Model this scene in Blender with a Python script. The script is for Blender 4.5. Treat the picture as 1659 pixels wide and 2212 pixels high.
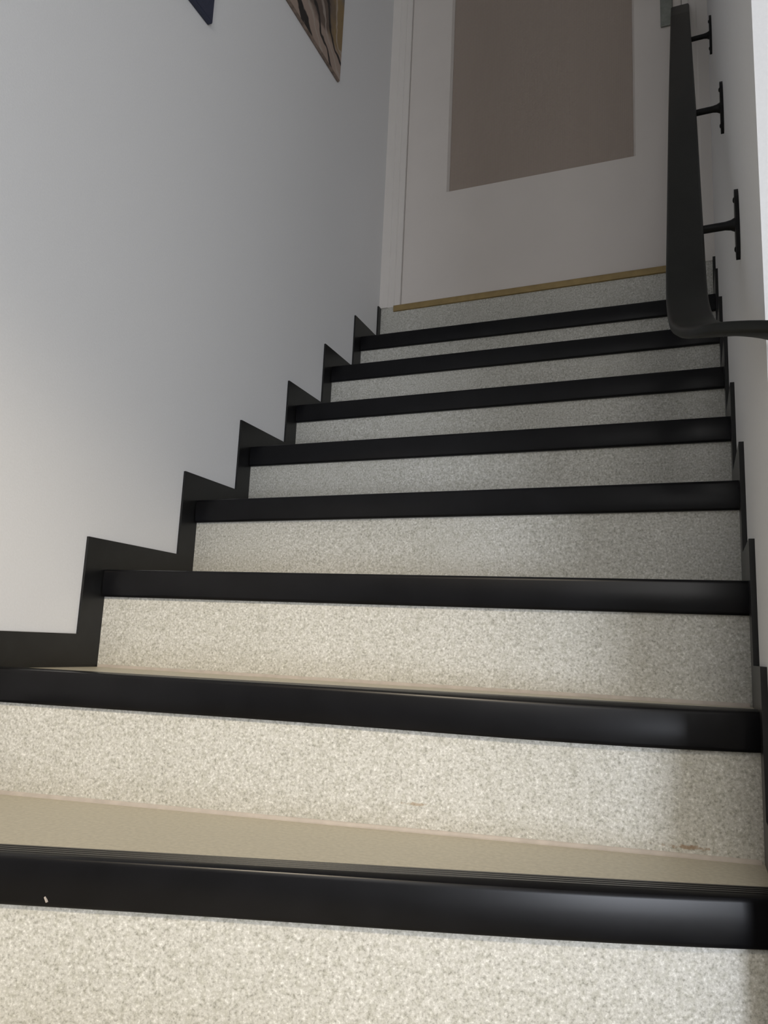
import bpy, bmesh, math
from mathutils import Vector, Matrix

for o in list(bpy.data.objects):
    bpy.data.objects.remove(o, do_unlink=True)
scene = bpy.context.scene
COL = scene.collection

# ------------------------------------------------------------------ camera
IMG_W, IMG_H = 1659.0, 2212.0
F_PX = 1636.26
cam_d = bpy.data.cameras.new('camera')
cam_d.sensor_fit = 'VERTICAL'
cam_d.sensor_height = 36.0
cam_d.lens = F_PX * 36.0 / IMG_H
cam_d.clip_start = 0.01
cam = bpy.data.objects.new('camera', cam_d)
COL.objects.link(cam)
yaw, pit, rol = 0.39375, 0.17123, 0.04527
fw = Vector((-math.sin(yaw) * math.cos(pit), math.cos(yaw) * math.cos(pit), math.sin(pit)))
rt = Vector((math.cos(yaw), math.sin(yaw), 0))
up = rt.cross(fw)
R_ = math.cos(rol) * rt + math.sin(rol) * up
U_ = -math.sin(rol) * rt + math.cos(rol) * up
m = Matrix((R_, U_, -fw)).transposed().to_4x4()
m.translation = Vector((1.00575, -0.75683, 0.24119))
cam.matrix_world = m
scene.camera = cam

# ------------------------------------------------------------------ light and exposure
scene.view_settings.view_transform = 'Standard'
scene.view_settings.look = 'None'
scene.view_settings.gamma = 1.0
scene.view_settings.use_curve_mapping = False
scene.view_settings.exposure = 1.0

world = bpy.data.worlds.new('daylight')
scene.world = world
world.use_nodes = True
bg = world.node_tree.nodes['Background']
bg.inputs['Color'].default_value = (0.80, 0.88, 1.0, 1)
bg.inputs['Strength'].default_value = 0.3


def area(name, loc, target, sx, sy, power, color, spread=180):
    d = bpy.data.lights.new(name, 'AREA')
    d.shape = 'RECTANGLE'
    d.size, d.size_y, d.energy, d.color = sx, sy, power, color
    d.spread = math.radians(spread)
    o = bpy.data.objects.new(name, d)
    COL.objects.link(o)
    o.location = loc
    o.rotation_euler = (Vector(target) - Vector(loc)).to_track_quat('-Z', 'Z').to_euler()
    return o


# cool daylight entering through the window of the lower hall (in wall_front, see below)
WIN = (2.23, 3.03, -0.45, 0.28)          # x0, x1, z0, z1
WALL_FRONT_Y = -2.15
area('window_daylight', ((WIN[0] + WIN[1]) / 2, WALL_FRONT_Y + 0.01, (WIN[2] + WIN[3]) / 2),
     ((WIN[0] + WIN[1]) / 2, 5, (WIN[2] + WIN[3]) / 2), WIN[1] - WIN[0], WIN[3] - WIN[2], 23.5, (0.86, 0.905, 1.0))
# pale fill light added behind the viewer, in an invented opening of wall_front
FILL_OPEN = (1.10, 1.72, 0.50, 1.75)
area('fill_light', ((FILL_OPEN[0] + FILL_OPEN[1]) / 2, WALL_FRONT_Y + 0.01, (FILL_OPEN[2] + FILL_OPEN[3]) / 2),
     ((FILL_OPEN[0] + FILL_OPEN[1]) / 2, 5, (FILL_OPEN[2] + FILL_OPEN[3]) / 2), FILL_OPEN[1] - FILL_OPEN[0], FILL_OPEN[3] - FILL_OPEN[2], 4.9, (1.0, 0.97, 0.93))
# warm ceiling downlight over the foot of the stairs
spot_d = bpy.data.lights.new('hall_downlight', 'SPOT')
spot_d.energy, spot_d.color = 64, (1.0, 0.86, 0.66)
spot_d.spot_size, spot_d.spot_blend, spot_d.shadow_soft_size = math.radians(46), 0.8, 0.12
spot = bpy.data.objects.new('hall_downlight', spot_d)
COL.objects.link(spot)
spot.location = (0.82, -1.60, 1.50)
spot.rotation_euler = (Vector((0.30, -0.05, -0.03)) - spot.location).to_track_quat('-Z', 'Y').to_euler()


# ------------------------------------------------------------------ materials
def new_mat(name):
    mt = bpy.data.materials.new(name)
    mt.use_nodes = True
    nt = mt.node_tree
    return mt, nt, nt.nodes['Principled BSDF']


def node(nt, kind, **kw):
    n = nt.nodes.new(kind)
    for k, v in kw.items():
        if k in n.inputs:
            n.inputs[k].default_value = v
        else:
            setattr(n, k, v)
    return n


def ramp(nt, src, stops):
    r = nt.nodes.new('ShaderNodeValToRGB')
    els = r.color_ramp.elements
    while len(els) < len(stops):
        els.new(0.5)
    for e, (p, c) in zip(els, stops):
        e.position = p
        e.color = (*c, 1)
    nt.links.new(src, r.inputs['Fac'])
    return r


def obj_coord(nt):
    return nt.nodes.new('ShaderNodeTexCoord').outputs['Object']


def bump(nt, bsdf, src, strength, dist):
    b = node(nt, 'ShaderNodeBump', Strength=strength, Distance=dist)
    nt.links.new(src, b.inputs['Height'])
    nt.links.new(b.outputs['Normal'], bsdf.inputs['Normal'])
    return b


def plain(name, col, rough, noise_scale=None, amount=0.1, bump_s=0.0, metallic=0.0, spec=0.5):
    mt, nt, b = new_mat(name)
    b.inputs['Base Color'].default_value = (*col, 1)
    b.inputs['Roughness'].default_value = rough
    b.inputs['Metallic'].default_value = metallic
    b.inputs['Specular IOR Level'].default_value = spec
    if noise_scale:
        co = obj_coord(nt)
        n = node(nt, 'ShaderNodeTexNoise', Scale=noise_scale, Detail=4.0)
        nt.links.new(co, n.inputs['Vector'])
        lo = tuple(c * (1 - amount) for c in col)
        hi = tuple(min(1, c * (1 + amount)) for c in col)
        r = ramp(nt, n.outputs['Fac'], [(0.3, lo), (0.7, hi)])
        nt.links.new(r.outputs['Color'], b.inputs['Base Color'])
        if bump_s:
            bump(nt, b, n.outputs['Fac'], bump_s, 0.002)
    return mt


def lino(name, marks=()):
    """speckled grey-beige linoleum; marks = small adhesive stains (centre, size, colour)"""
    mt, nt, b = new_mat(name)
    co = obj_coord(nt)
    n1 = node(nt, 'ShaderNodeTexNoise', Scale=290.0, Detail=3.0, Roughness=0.65)
    n2 = node(nt, 'ShaderNodeTexNoise', Scale=150.0, Detail=2.0)
    n3 = node(nt, 'ShaderNodeTexNoise', Scale=5.0, Detail=2.0)
    for n in (n1, n2, n3):
        nt.links.new(co, n.inputs['Vector'])
    r1 = ramp(nt, n1.outputs['Fac'], [(0.30, (0.33, 0.322, 0.285)), (0.45, (0.545, 0.535, 0.490)),
                                      (0.58, (0.63, 0.62, 0.575)), (0.72, (0.86, 0.85, 0.81))])
    r2 = ramp(nt, n2.outputs['Fac'], [(0.36, (0.86, 0.86, 0.83)), (0.52, (1, 1, 1))])
    r3 = ramp(nt, n3.outputs['Fac'], [(0.35, (0.95, 0.95, 0.94)), (0.65, (1, 1, 1))])
    mx = node(nt, 'ShaderNodeMix', data_type='RGBA', blend_type='MULTIPLY')
    mx.inputs[0].default_value = 1.0
    nt.links.new(r1.outputs['Color'], mx.inputs[6])
    nt.links.new(r2.outputs['Color'], mx.inputs[7])
    mx2 = node(nt, 'ShaderNodeMix', data_type='RGBA', blend_type='MULTIPLY')
    mx2.inputs[0].default_value = 1.0
    nt.links.new(mx.outputs[2], mx2.inputs[6])
    nt.links.new(r3.outputs['Color'], mx2.inputs[7])
    out = mx2.outputs[2]
    for (c, s, colr) in marks:
        mp = node(nt, 'ShaderNodeMapping')
        mp.inputs['Location'].default_value = tuple(-a / b_ for a, b_ in zip(c, s))
        mp.inputs['Scale'].default_value = tuple(1 / b_ for b_ in s)
        nt.links.new(co, mp.inputs['Vector'])
        ln = node(nt, 'ShaderNodeVectorMath', operation='LENGTH')
        nt.links.new(mp.outputs['Vector'], ln.inputs[0])
        nn = node(nt, 'ShaderNodeTexNoise', Scale=160.0, Detail=3.0)
        nt.links.new(co, nn.inputs['Vector'])
        ad = node(nt, 'ShaderNodeMath', operation='MULTIPLY_ADD')
        ad.inputs[1].default_value = 2.6
        nt.links.new(nn.outputs['Fac'], ad.inputs[0])
        nt.links.new(ln.outputs['Value'], ad.inputs[2])
        fr = ramp(nt, ad.outputs[0], [(0.0, (1, 1, 1)), (1.0, (1, 1, 1))])
        mr = node(nt, 'ShaderNodeMapRange')
        mr.inputs['From Min'].default_value = 1.55
        mr.inputs['From Max'].default_value = 2.05
        mr.inputs['To Min'].default_value = 0.65
        mr.inputs['To Max'].default_value = 0.0
        nt.links.new(ad.outputs[0], mr.inputs['Value'])
        nt.nodes.remove(fr)
        mk = node(nt, 'ShaderNodeMix', data_type='RGBA')
        nt.links.new(mr.outputs[0], mk.inputs[0])
        nt.links.new(out, mk.inputs[6])
        mk.inputs[7].default_value = (*colr, 1)
        out = mk.outputs[2]
    nt.links.new(out, b.inputs['Base Color'])
    b.inputs['Roughness'].default_value = 0.42
    b.inputs['Specular IOR Level'].default_value = 0.35
    bump(nt, b, n1.outputs['Fac'], 0.15, 0.001)
    return mt


M_WALL = plain('white_wall_paint', (0.76, 0.755, 0.75), 0.75, 260, 0.015, 0.12)
M_CEIL = plain('white_ceiling_paint', (0.72, 0.72, 0.71), 0.9, 120, 0.02, 0.1)
M_BLACK = plain('black_skirting_paint', (0.007, 0.007, 0.007), 0.33, 40, 0.25, 0.0, spec=0.45)
M_NOSE = plain('black_rubber_nosing', (0.005, 0.005, 0.006), 0.29, 18, 0.25, 0.0, spec=0.22)
M_LINO = lino('speckled_linoleum_riser')
M_TREAD = plain('beige_linoleum_tread', (0.48, 0.445, 0.355), 0.42, 170, 0.10, 0.05)
M_CAULK = plain('pale_joint_sealant', (0.47, 0.42, 0.375), 0.5, 60, 0.1)
M_RAIL = plain('black_plastic_rail', (0.0055, 0.006, 0.0045), 0.45, 25, 0.3, 0.05, spec=0.25)
M_IRON = plain('black_painted_iron', (0.004, 0.004, 0.004), 0.5, 60, 0.2, spec=0.25)
M_DOOR = plain('white_door_paint', (0.74, 0.69, 0.65), 0.45, 8, 0.015)
M_FRAME = plain('white_frame_paint', (0.76, 0.72, 0.68), 0.45, 8, 0.015)
M_BRASS = plain('brass_strip', (0.34, 0.245, 0.105), 0.5, 30, 0.15, 0.0, metallic=0.35)
M_STEEL = plain('brushed_steel', (0.24, 0.25, 0.225), 0.4, 80, 0.1, 0.0, metallic=0.6)
M_NAVY = plain('navy_canvas', (0.030, 0.034, 0.060), 0.8, 400, 0.15, 0.1)
M_FLOOR = plain('grey_landing_floor', (0.42, 0.40, 0.34), 0.5, 30, 0.15)
M_STONE = plain('stair_core', (0.5, 0.48, 0.44), 0.8, 30, 0.05)


def glass_mat():
    mt, nt, b = new_mat('brown_ribbed_obscure_glass')
    co = obj_coord(nt)
    w1 = node(nt, 'ShaderNodeTexWave', wave_type='BANDS', bands_direction='X', Scale=55.0)
    w2 = node(nt, 'ShaderNodeTexWave', wave_type='BANDS', bands_direction='Z', Scale=55.0)
    nt.links.new(co, w1.inputs['Vector'])
    nt.links.new(co, w2.inputs['Vector'])
    ad = node(nt, 'ShaderNodeMath', operation='ADD')
    nt.links.new(w1.outputs['Fac'], ad.inputs[0])
    nt.links.new(w2.outputs['Fac'], ad.inputs[1])
    r = ramp(nt, ad.outputs[0], [(0.2, (0.36, 0.295, 0.25)), (1.0, (0.40, 0.33, 0.28))])
    nt.links.new(r.outputs['Color'], b.inputs['Base Color'])
    b.inputs['Roughness'].default_value = 0.35
    b.inputs['Transmission Weight'].default_value = 0.05
    bump(nt, b, ad.outputs[0], 0.25, 0.001)
    return mt


def art_mat():
    """printed canvas: pale foot, ochre and brown above it, dark and pale strokes, blue-grey higher up"""
    mt, nt, b = new_mat('brown_printed_canvas')
    co = obj_coord(nt)
    nz = node(nt, 'ShaderNodeTexNoise', Scale=14.0, Detail=4.0)
    nt.links.new(co, nz.inputs['Vector'])
    off = node(nt, 'ShaderNodeVectorMath', operation='MULTIPLY_ADD')
    nt.links.new(nz.outputs['Color'], off.inputs[0])
    off.inputs[1].default_value = (0.09, 0.09, 0.09)
    nt.links.new(co, off.inputs[2])
    sp = node(nt, 'ShaderNodeSeparateXYZ')
    nt.links.new(off.outputs[0], sp.inputs[0])

    def rng(src, a, c):
        m_ = node(nt, 'ShaderNodeMapRange')
        m_.inputs['From Min'].default_value, m_.inputs['From Max'].default_value = a, c
        nt.links.new(src, m_.inputs['Value'])
        return m_.outputs[0]

    def mix(f, a, c):
        m_ = node(nt, 'ShaderNodeMix', data_type='RGBA')
        nt.links.new(f, m_.inputs[0])
        for i_, v_ in ((6, a), (7, c)):
            if isinstance(v_, tuple):
                m_.inputs[i_].default_value = (*v_, 1)
            else:
                nt.links.new(v_, m_.inputs[i_])
        return m_.outputs[2]

    body = mix(rng(sp.outputs['Y'], 0.20, 0.24), (0.13, 0.095, 0.075), (0.26, 0.18, 0.085))
    body = mix(rng(sp.outputs['Z'], 0.30, 0.36), body, (0.10, 0.13, 0.165))
    body = mix(rng(sp.outputs['Z'], 0.115, 0.135), (0.36, 0.275, 0.225), body)
    w = node(nt, 'ShaderNodeTexWave', wave_type='BANDS', bands_direction='DIAGONAL', Scale=3.6, Distortion=11.0, Detail=4.0)
    nt.links.new(co, w.inputs['Vector'])
    band = ramp(nt, w.outputs['Fac'], [(0.0, (1, 1, 1)), (0.05, (1, 1, 1)), (0.10, (0, 0, 0)), (1.0, (0, 0, 0))])
    body = mix(band.outputs['Color'], body, (0.018, 0.015, 0.014))
    band2 = ramp(nt, w.outputs['Fac'], [(0.0, (0, 0, 0)), (0.95, (0, 0, 0)), (0.98, (0.7, 0.7, 0.7)), (1.0, (0.7, 0.7, 0.7))])
    body = mix(band2.outputs['Color'], body, (0.42, 0.36, 0.31))
    nt.links.new(body, b.inputs['Base Color'])
    b.inputs['Roughness'].default_value = 0.6
    return mt


M_GLASS = glass_mat()
M_ART = art_mat()
M_EDGE = plain('brown_canvas_edge', (0.20, 0.15, 0.12), 0.7, 60, 0.35)


# ------------------------------------------------------------------ helpers
def obj(name, bm, mat, parent=None, smooth=False, smooth_angle=0):
    me = bpy.data.meshes.new(name)
    bmesh.ops.recalc_face_normals(bm, faces=bm.faces[:])
    bm.to_mesh(me)
    bm.free()
    if smooth:
        for p in me.polygons:
            p.use_smooth = True
    if smooth_angle:
        for p in me.polygons:
            p.use_smooth = True
        me.set_sharp_from_angle(angle=math.radians(smooth_angle))
    me.materials.append(mat)
    o = bpy.data.objects.new(name, me)
    COL.objects.link(o)
    if parent:
        o.parent = parent
        o.matrix_parent_inverse = parent.matrix_world.inverted()
    return o


def empty(name, loc):
    o = bpy.data.objects.new(name, None)
    o.empty_display_size = 0.1
    COL.objects.link(o)
    o.location = loc
    o.matrix_world = Matrix.Translation(loc)
    return o


def tag(o, label=None, cat=None, group=None, kind=None):
    for k, v in (('label', label), ('category', cat), ('group', group), ('kind', kind)):
        if v:
            o[k] = v
    return o


def box(bm, x0, x1, y0, y1, z0, z1, bev=0.0):
    vs = [bm.verts.new(v) for v in ((x0, y0, z0), (x1, y0, z0), (x1, y1, z0), (x0, y1, z0),
                                    (x0, y0, z1), (x1, y0, z1), (x1, y1, z1), (x0, y1, z1))]
    fs = [bm.faces.new([vs[i] for i in f]) for f in ((3, 2, 1, 0), (4, 5, 6, 7), (0, 1, 5, 4), (1, 2, 6, 5), (2, 3, 7, 6), (3, 0, 4, 7))]
    if bev:
        es = list({e for f in fs for e in f.edges})
        bmesh.ops.bevel(bm, geom=es, offset=bev, segments=2, profile=0.5, affect='EDGES')
    return bm


def boxo(name, mat, parent, *a, bev=0.0, smooth=False):
    return obj(name, box(bmesh.new(), *a, bev=bev), mat, parent, smooth)


def prism(bm, pts, axis_fn, d0, d1):
    """pts: closed 2-D outline; axis_fn(p, d) -> 3-D point"""
    a = [bm.verts.new(axis_fn(p, d0)) for p in pts]
    b = [bm.verts.new(axis_fn(p, d1)) for p in pts]
    n = len(pts)
    for i in range(n):
        bm.faces.new((a[i], a[(i + 1) % n], b[(i + 1) % n], b[i]))
    fa, fb = bm.faces.new(a[::-1]), bm.faces.new(b)
    bm.normal_update()
    bmesh.ops.triangulate(bm, faces=[fa, fb])
    return bm


def loft(bm, rings, closed_ends=True):
    vr = [[bm.verts.new(p) for p in r] for r in rings]
    n = len(vr[0])
    for a, b in zip(vr, vr[1:]):
        for i in range(n):
            bm.faces.new((a[i], a[(i + 1) % n], b[(i + 1) % n], b[i]))
    if closed_ends:
        bm.faces.new(vr[0][::-1])
        bm.faces.new(vr[-1])
    return bm


# ------------------------------------------------------------------ measured stair
W = 1.08276                    # clear width between the side walls
YL = [-0.2260, 0.0979, 0.3386, 0.5941, 0.7889, 1.0000, 1.1955, 1.3919, 1.5422]   # riser line at the left wall
YR = [0.1761, 0.3160, 0.4349, 0.5861, 0.7929, 0.9894, 1.1878, 1.3917, 1.5179]    # riser line at the right wall
Z = [0.0, 0.1764, 0.3484, 0.5268, 0.6978, 0.8705, 1.0537, 1.2294, 1.4001]        # tread levels
RISE = 0.175
NOSE_H, NOSE_OUT = 0.0465, 0.0097
SK_L, SK_R, SK_UP = 0.0538, 0.0458, 0.0571
T_L, T_R = 0.005, 0.0075
WALL_END = 0.110               # where the right wall stops
FLOOR_Z = -0.525

# ------------------------------------------------------------------ the shell
boxo('wall_left', M_WALL, None, -0.12, 0, WALL_FRONT_Y - 0.12, 1.75, FLOOR_Z - 0.1, 3.9)['kind'] = 'structure'
# the right wall and its return round the corner are one L-shaped body
wr = prism(bmesh.new(), [(W, WALL_END), (3.4, WALL_END), (3.4, WALL_END + 0.14), (W + 0.14, WALL_END + 0.14), (W + 0.14, 1.75), (W, 1.75)],
           lambda p, d: (p[0], p[1], d), FLOOR_Z - 0.1, 3.9)
obj('wall_right', wr, M_WALL)['kind'] = 'structure'
boxo('wall_side', M_WALL, None, 3.4, 3.52, WALL_FRONT_Y, WALL_END, FLOOR_Z - 0.1, 3.9)['kind'] = 'structure'
wf = bmesh.new()
y0, y1 = WALL_FRONT_Y - 0.12, WALL_FRONT_Y
zf0, zf1 = FLOOR_Z - 0.1, 3.9
for xa, xb in ((0, FILL_OPEN[0]), (FILL_OPEN[1], WIN[0]), (WIN[1], 3.52)):
    box(wf, xa, xb, y0, y1, zf0, zf1)
for w_ in (WIN, FILL_OPEN):
    box(wf, w_[0], w_[1], y0, y1, zf0, w_[2])
    box(wf, w_[0], w_[1], y0, y1, w_[3], zf1)
obj('wall_front', wf, M_WALL)['kind'] = 'structure'
boxo('floor', M_FLOOR, None, 0, 3.4, WALL_FRONT_Y, WALL_END, FLOOR_Z - 0.1, FLOOR_Z)['kind'] = 'structure'
boxo('ceiling', M_CEIL, None, -0.12, 3.52, WALL_FRONT_Y - 0.12, 1.75, 3.9, 4.0)['kind'] = 'structure'
# end wall: the parts above and beside the door frame
DOOR_TOP = Z[8] + 2.06
we = bmesh.new()
box(we, -0.12, W + 0.14, 1.66, 1.75, FLOOR_Z, 3.9)
box(we, 0, W, 1.545, 1.66, DOOR_TOP, 3.9)
obj('wall_end', we, M_WALL)['kind'] = 'structure'

# frames around the lower hall window and the added fill-light opening
for n_, w_ in (('window_1', WIN), ('fill_opening', FILL_OPEN)):
    win = empty(n_, ((w_[0] + w_[1]) / 2, WALL_FRONT_Y - 0.06, w_[2]))
    win['kind'] = 'structure'
    fr = bmesh.new()
    for a in ((w_[0], w_[0] + .04, w_[2], w_[3]), (w_[1] - .04, w_[1], w_[2], w_[3]),
              (w_[0] + .04, w_[1] - .04, w_[2], w_[2] + .04), (w_[0] + .04, w_[1] - .04, w_[3] - .04, w_[3])):
        box(fr, a[0], a[1], y0 + 0.02, y0 + 0.07, a[2], a[3])
    obj('window_frame', fr, M_FRAME, win)


# ------------------------------------------------------------------ skirting, stepped along both walls
def skirting(name, x0, x1, ys, back, s8):
    pts = [(-0.50, -0.42), (-0.50, Z[0] - RISE + SK_UP)]
    pts += [(ys[0] - back, Z[0] - RISE + SK_UP)] if ys[0] - back > -0.50 else []
    for k in range(0, 8):
        nxt = ys[k + 1] - (back if k < 7 else s8)
        pts.append((ys[k] - back, Z[k] + SK_UP))
        pts.append((nxt, Z[k] + SK_UP))
    pts.append((ys[8] - s8, Z[8]))
    pts.append((ys[8] + 0.004, Z[8]))
    pts.append((ys[8] + 0.004, Z[7] - 0.25))
    bm = bmesh.new()
    prism(bm, pts, lambda p, d: (d, p[0], p[1]), x0, x1)
    o = obj(name, bm, M_BLACK)
    o['kind'] = 'structure'
    return o


skirting('baseboard_left', 0.0, T_L, YL, SK_L, 0.022)
YRs = list(YR)


def skirting_right():
    pts = [(WALL_END + 0.0015, -0.35), (WALL_END + 0.0015, Z[0] + SK_UP)]
    for k in range(0, 8):
        nxt = YR[k + 1] - (SK_R if k < 7 else 0.022)
        if k > 0:
            pts.append((YR[k] - SK_R, Z[k] + SK_UP))
        pts.append((nxt, Z[k] + SK_UP))
    pts += [(YR[8] - 0.022, Z[8]), (YR[8] + 0.004, Z[8]), (YR[8] + 0.004, Z[7] - 0.25)]
    bm = bmesh.new()
    prism(bm, pts, lambda p, d: (d, p[0], p[1]), W - T_R, W)
    o = obj('baseboard_right', bm, M_BLACK)
    o['kind'] = 'structure'


skirting_right()

# ------------------------------------------------------------------ staircase
stair = tag(empty('staircase', (W / 2, YL[0], FLOOR_Z)),
            'speckled beige staircase with black nosings, winding at the bottom and climbing to the door', 'staircase')
XA, XB = T_L, W - T_R
NSEG = 14
# slight bow of the two lowest nosings, right of the middle
SAG = {0: (-0.0025, -0.0020), 1: (-0.0025, -0.0030)}


def lerp(a, b, t):
    return a + (b - a) * t


def bow(k, t):
    if k not in SAG:
        return 0.0, 0.0
    w = math.exp(-((t - 0.80) / 0.24) ** 2) if t < 0.80 else max(0.0, 1 - ((t - 0.80) / 0.20) ** 2)
    return SAG[k][0] * w, SAG[k][1] * w


def nose_profile():
    """(forward, up) outline relative to riser line and tread level; forward is negative towards the viewer"""
    o, h = NOSE_OUT, NOSE_H
    p = [(0.035, 0.0), (0.035, 0.0012)]
    y = 0.033
    for i in range(4):                                     # ribs on the top
        p += [(y, 0.0030), (y - 0.004, 0.0030), (y - 0.0048, 0.0014), (y - 0.0062, 0.0014)]
        y -= 0.0072
    p += [(y, 0.0030), (-o + 0.004, 0.0028), (-o + 0.0015, 0.0018), (-o + 0.0003, 0.0), (-o, -0.003),
          (-o - 0.0012, -0.014), (-o - 0.0010, -0.028), (-o + 0.0006, -h + 0.005), (-o + 0.0016, -h + 0.0015),
          (-o + 0.0032, -h), (0.0, -h), (0.0, -0.002)]
    return p


PROF = nose_profile()
for k in range(0, 8):
    yl = lambda t: lerp(YL[k], YR[k], t)
    # riser sheet
    zb, zt = (Z[k - 1] if k else -RISE), Z[k]
    bm = bmesh.new()
    a0, a1 = XA / W, XB / W
    prism(bm, [(XA, yl(a0)), (XB, yl(a1)), (XB, yl(a1) + 0.006), (XA, yl(a0) + 0.006)],
          lambda p, d: (p[0], p[1], d), zb, zt - 0.003)
    mat = M_LINO
    if k == 1:
        mat = lino('speckled_linoleum_riser_stained',
                   (((0.990, 0.299, 0.012), (0.040, 0.05, 0.0032), (0.27, 0.15, 0.06)),
                    ((0.655, 0.230, 0.035), (0.028, 0.05, 0.0026), (0.34, 0.25, 0.16))))
    obj('riser', bm, mat, stair)
    # tread
    bm = bmesh.new()
    prism(bm, [(XA, YL[k]), (XB, yl(a1)), (XB, lerp(YL[k + 1], YR[k + 1], a1) + 0.003), (XA, YL[k + 1] + 0.003)],
          lambda p, d: (p[0], p[1], d), Z[k] - 0.03, Z[k])
    obj('tread', bm, M_TREAD, stair)
    # nosing
    rings = []
    n_in0, n_in1 = (XA + 0.002) / W, (W - 0.0005 if k else XB) / W
    for i in range(NSEG + 1):
        t = lerp(n_in0, n_in1, i / NSEG)
        dy, dz = bow(k, t)
        rings.append([(t * W, yl(t) + f + dy, Z[k] + u + (dz if f < 0.0005 else 0)) for f, u in PROF])
    bm = loft(bmesh.new(), rings)
    obj('nosing', bm, M_NOSE, stair, smooth_angle=32)
    # pale sealant bead where this tread meets the next riser
    if k < 7:
        rings = []
        for t in (a0 + 0.003, a1 - 0.003):
            y = lerp(YL[k + 1], YR[k + 1], t)
            rings.append([(t * W, y - 0.0001, Z[k]), (t * W, y - 0.0040, Z[k]), (t * W, y - 0.0026, Z[k] + 0.0014),
                          (t * W, y - 0.0009, Z[k] + 0.0042), (t * W, y - 0.0001, Z[k] + 0.0050)])
        obj('sealant_bead', loft(bmesh.new(), rings), M_CAULK, stair)
# top riser, under the door
bm = bmesh.new()
prism(bm, [(XA, YL[8]), (XB, YR[8]), (XB, YR[8] + 0.012), (XA, YL[8] + 0.012)], lambda p, d: (p[0], p[1], d), Z[7], Z[8] - 0.001)
obj('riser', bm, M_LINO, stair)
bm = bmesh.new()
prism(bm, [(XA, YL[8] + 0.012), (XB, YR[8] + 0.012), (XB, 1.655), (XA, 1.655)], lambda p, d: (p[0], p[1], d), Z[8] - 0.04, Z[8] - 0.002)
obj('landing_slab', bm, M_STONE, stair)
# winding steps that continue down to the right, below the picture
low = [((0.006, YL[0]), (XB, YR[0] - 0.001), (1.081, 0.105), (1.15, 0.075), (0.50, -0.86), (0.006, -0.86)),
       ((0.50, -0.86), (1.15, 0.075), (1.40, 0.146), (1.40, 0.075), (1.30, -1.10), (0.45, -1.10))]
zt = -RISE
for i, poly in enumerate(low[:1]):
    bm = bmesh.new()
    prism(bm, list(poly), lambda p, d: (p[0], p[1], d), zt - 0.03, zt)
    obj('tread', bm, M_TREAD, stair)
bm = bmesh.new()
prism(bm, [(0.50, -0.86), (1.15, 0.075), (1.145, 0.08), (0.497, -0.852)], lambda p, d: (p[0], p[1], d), FLOOR_Z, zt - 0.03)
obj('riser', bm, M_LINO, stair)
bm = bmesh.new()
prism(bm, [(0.006, -0.86), (0.50, -0.86), (0.497, -0.852), (0.006, -0.852)], lambda p, d: (p[0], p[1], d), FLOOR_Z, zt - 0.03)
obj('riser', bm, M_LINO, stair)

for (pa, pb) in (((0.008, -0.862), (0.497, -0.862)), ((0.505, -0.853), (1.145, 0.068))):
    dx, dy = pb[0] - pa[0], pb[1] - pa[1]
    ln_ = math.hypot(dx, dy)
    nx, ny = dy / ln_, -dx / ln_
    rings = [[(q[0] - nx * f, q[1] - ny * f, zt + u) for f, u in PROF] for q in (pa, pb)]
    obj('nosing', loft(bmesh.new(), rings), M_NOSE, stair, smooth_angle=32)

# ------------------------------------------------------------------ door at the top
door = empty('door_1', (W / 2, 1.56, Z[8]))
tag(door, 'white door with a tall brown obscure glass pane at the top of the stairs', None, None, 'structure')
DY = 1.553                     # face of the leaf
LX0, LX1 = 0.0755, W - 0.0755
LZ0, LZ1 = Z[8] + 0.006, Z[8] + 2.0
GX0, GX1, GZ0, GZ1 = 0.228, 0.862, 1.812, LZ1 - 0.16
for s in (0, 1):
    mx_ = (lambda x: x) if s == 0 else (lambda x: W - x)
    pts = [(0.0, 1.535), (0.030, 1.535), (0.034, 1.539), (0.052, 1.539), (0.055, 1.543), (0.074, 1.543), (0.074, 1.655), (0.0, 1.655)]
    yo = 0.0 if s == 0 else -0.020
    bm = bmesh.new()
    prism(bm, [(mx_(a), b + yo if b < 1.6 else b) for a, b in pts], lambda p, d: (p[0], p[1], d), Z[8] - 0.002, DOOR_TOP)
    obj('frame_jamb', bm, M_FRAME, door)
boxo('frame_head', M_FRAME, door, 0.074, W - 0.074, 1.537, 1.655, LZ1 + 0.004, DOOR_TOP, bev=0.003)
bm = bmesh.new()
D2 = DY + 0.04
# one continuous leaf with an opening for the glass, chamfered towards the pane
co, ci = 0.0, 0.007


def ringpts(x0, x1, z0, z1, y):
    return [(x0, y, z0), (x1, y, z0), (x1, y, z1), (x0, y, z1)]


loops = [ringpts(LX0, LX1, LZ0, LZ1, D2), ringpts(LX0, LX1, LZ0, LZ1, DY), ringpts(GX0, GX1, GZ0, GZ1, DY),
         ringpts(GX0 + ci, GX1 - ci, GZ0 + ci, GZ1 - ci, DY + 0.012), ringpts(GX0 + ci, GX1 - ci, GZ0 + ci, GZ1 - ci, D2)]
vr = [[bm.verts.new(p) for p in l] for l in loops]
for a, b in zip(vr, vr[1:] + vr[:1]):
    for i in range(4):
        bm.faces.new((a[i], a[(i + 1) % 4], b[(i + 1) % 4], b[i]))
leaf = obj('door_leaf', bm, M_DOOR, door)
leaf['label'] = 'plain white door leaf'
boxo('glass_pane', M_GLASS, leaf, GX0 + ci + 0.0005, GX1 - ci - 0.0005, DY + 0.013, DY + 0.019, GZ0 + ci + 0.0005, GZ1 - ci - 0.0005)['label'] = 'brown obscure glass pane'
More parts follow.
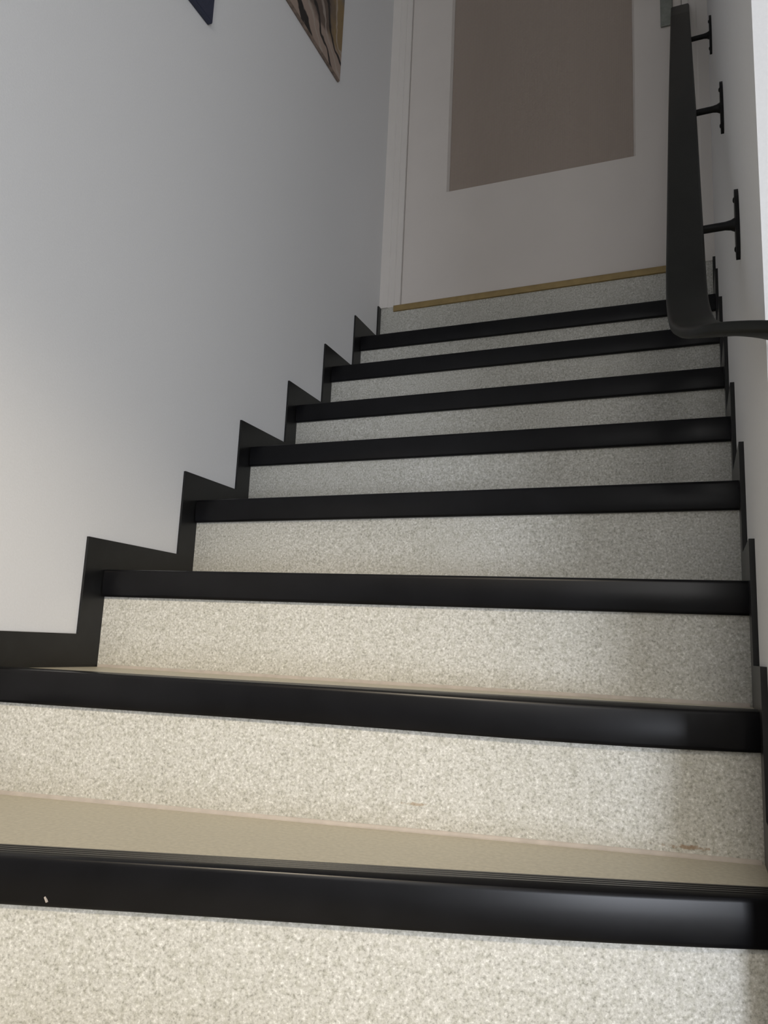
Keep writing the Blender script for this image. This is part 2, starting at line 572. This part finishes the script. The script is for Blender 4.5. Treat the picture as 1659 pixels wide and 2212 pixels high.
# brass strip on the edge below the door
rings = []
for x in (0.054, W - 0.054):
    y = lerp(YL[8], YR[8], x / W)
    pr = [(0.020, 0.0030), (-0.004, 0.0030), (-0.0065, 0.0010), (-0.0070, -0.004), (-0.0060, -0.0180), (-0.0030, -0.0195), (-0.0005, -0.0195), (-0.0005, -0.0006), (0.020, -0.0006)]
    rings.append([(x, y + f, Z[8] + u) for f, u in pr])
obj('threshold_strip', loft(bmesh.new(), rings), M_BRASS, door)['label'] = 'dull brass threshold strip'
# handle: long plate and lever near the right edge of the leaf
bm = bmesh.new()
box(bm, 0.944, 0.982, DY - 0.008, DY - 0.0005, 2.252, 2.46, bev=0.003)
hp = obj('handle_plate', bm, M_STEEL, leaf)
hp['label'] = 'grey metal handle plate'


def tube(bm, pts, rad, seg=12, cap=True):
    pts = [Vector(p) for p in pts]
    rings = []
    prev = None
    for i, p in enumerate(pts):
        t = (pts[min(i + 1, len(pts) - 1)] - pts[max(i - 1, 0)]).normalized()
        u = Vector((0, 0, 1)) if abs(t.z) < 0.9 else Vector((1, 0, 0))
        if prev is not None:
            u = prev
        u = (u - t * u.dot(t)).normalized()
        prev = u
        v = t.cross(u)
        r = rad[i] if isinstance(rad, (list, tuple)) else rad
        rings.append([p + (u * math.cos(a) + v * math.sin(a)) * r for a in (2 * math.pi * j / seg for j in range(seg))])
    return loft(bm, rings, cap)


bm = bmesh.new()
tube(bm, [(0.963, DY - 0.007, 2.41), (0.963, DY - 0.035, 2.41), (0.958, DY - 0.044, 2.41), (0.945, DY - 0.047, 2.41), (0.85, DY - 0.047, 2.41)],
     [0.008, 0.008, 0.008, 0.008, 0.007])
obj('lever', bm, M_STEEL, leaf, True)

# ------------------------------------------------------------------ handrail
RX = 1.0036
rail_line = [(1.240, 1.922), (0.790, 1.366), (0.453, 0.912)]     # (y, z) of the three wall brackets


def rail_z(y):                                            # line through the three brackets
    (ya, za), (yb, zb), (yc, zc) = rail_line
    if y > yb:
        return zb + (za - zb) * (y - yb) / (ya - yb)
    return zc + (zb - zc) * (y - yc) / (yb - yc)


LIFT = 0.012                                              # rail axis above the bracket arms
path = [Vector((RX, y, rail_z(y) + LIFT)) for y in (lerp(1.528, 0.41, i / 12) for i in range(13))]
knots = [Vector(k_) for k_ in ((RX, 0.36, rail_z(0.36) + LIFT), (RX + 0.001, 0.31, 0.729), (1.0095, 0.245, 0.669), (1.018, 0.180, 0.631),
                               (1.030, 0.125, 0.604), (1.051, 0.078, 0.584), (1.090, 0.050, 0.565), (1.160, 0.040, 0.544),
                               (1.300, 0.038, 0.508), (2.600, 0.038, 0.183))]
for i in range(len(knots) - 1):
    p0, p1, p2, p3 = knots[max(i - 1, 0)], knots[i], knots[i + 1], knots[min(i + 2, len(knots) - 1)]
    for j in range(6):
        t = j / 6
        path.append(0.5 * (2 * p1 + (p2 - p0) * t + (2 * p0 - 5 * p1 + 4 * p2 - p3) * t * t + (3 * p1 - p0 - 3 * p2 + p3) * t ** 3))
path.append(knots[-1])
RW, RT = 0.0545, 0.013


def section(wd, th, r, n=4):
    out = []
    for cx, cy, a0 in ((wd / 2 - r, th / 2 - r, 0), (-wd / 2 + r, th / 2 - r, 90), (-wd / 2 + r, -th / 2 + r, 180), (wd / 2 - r, -th / 2 + r, 270)):
        for j in range(n + 1):
            a = math.radians(a0 + 90 * j / n)
            out.append((cx + r * math.cos(a), cy + r * math.sin(a)))
    return out


SEC = section(RW, RT, 0.0048)
rings = []
for i, p in enumerate(path):
    t = (path[min(i + 1, len(path) - 1)] - path[max(i - 1, 0)]).normalized()
    side = t.cross(Vector((0, 0, 1))).normalized()
    upv = side.cross(t).normalized()
    bank = math.radians(6) * min(1.0, max(0.0, (0.30 - p.y) / 0.24))     # the rail tips outwards as it rounds the corner
    sd, uv_ = side * math.cos(bank) - upv * math.sin(bank), upv * math.cos(bank) + side * math.sin(bank)
    rings.append([p + sd * a + uv_ * b for a, b in SEC])
rail_root = tag(empty('handrail', (RX, 0.8, rail_z(0.8))),
                'black handrail on iron brackets, sloping up the right wall and bending round its corner', 'handrail')
rail = obj('rail', loft(bmesh.new(), rings), M_RAIL, rail_root, True)
bpy.context.view_layer.update()
for (by, bz) in rail_line:
    bm = bmesh.new()
    # flared arm from the wall to the underside of the rail
    tube(bm, [(W - 0.004, by, bz), (W - 0.007, by, bz), (W - 0.012, by, bz), (W - 0.020, by, bz), (1.012, by, bz - 0.001), (1.004, by, bz + 0.004), (1.000, by, bz + 0.008)],
         [0.013, 0.0105, 0.0080, 0.0066, 0.0064, 0.0062, 0.0060])
    br = obj('bracket', bm, M_IRON, rail_root, True)
    # tall oval wall plate
    pts = []
    for j in range(24):
        a = 2 * math.pi * j / 24
        pts.append((0.016 * math.cos(a), 0.060 * math.sin(a)))
    bm = bmesh.new()
    prism(bm, [(by + a, bz + b) for a, b in pts], lambda p, d: (d, p[0], p[1]), W - 0.006, W - 0.0002)
    obj('wall_plate', bm, M_IRON, br)
    for sz in (-0.042, 0.042):
        bm = bmesh.new()
        bmesh.ops.create_uvsphere(bm, u_segments=10, v_segments=6, radius=0.0045)
        bmesh.ops.scale(bm, vec=(0.5, 1, 1), verts=bm.verts)
        bmesh.ops.translate(bm, vec=(W - 0.0062, by, bz + sz), verts=bm.verts)
        obj('screw', bm, M_IRON, br, True)


# ------------------------------------------------------------------ pictures on the left wall
def canvas(name, y0, y1, z0, z1, depth, mat, edge, label, cat='picture'):
    root = tag(empty(name, (0, (y0 + y1) / 2, z0)), label, cat)
    boxo('canvas_body', edge, root, 0.0005, depth, y0, y1, z0, z1, bev=0.0025)
    f = boxo('printed_face', mat, root, 0, 0.0012, -(y1 - y0) / 2 + .003, (y1 - y0) / 2 - .003, .003, z1 - z0 - .003)
    f.matrix_parent_inverse = Matrix.Identity(4)
    f.location = (depth, 0, 0)
    return root


canvas('canvas_picture', 0.62, 1.120, 1.970, 2.70, 0.010, M_ART, M_EDGE,
       'brown and ochre printed canvas on the left wall, nearest the door')
canvas('canvas_picture', 0.02, 0.478, 1.618, 2.25, 0.014, M_NAVY, M_NAVY,
       'dark navy canvas on the left wall, lower and farther from the door')

# small chip of white paint stuck to the lowest nosing
ff = bmesh.new()
fx, fz = 0.370, -0.0385
fy = lerp(YL[0], YR[0], fx / W) - NOSE_OUT - 0.0006
prism(ff, [(fx - 0.0022, fz + 0.0020), (fx - 0.0010, fz + 0.0032), (fx + 0.0024, fz - 0.0020), (fx + 0.0012, fz - 0.0026)],
      lambda p, d: (p[0], p[1] * 0 + fy + d, p[1]), -0.0008, 0.0012)
obj('paint_chip', ff, M_CAULK, stair)['label'] = 'tiny chip of white paint on the nosing'
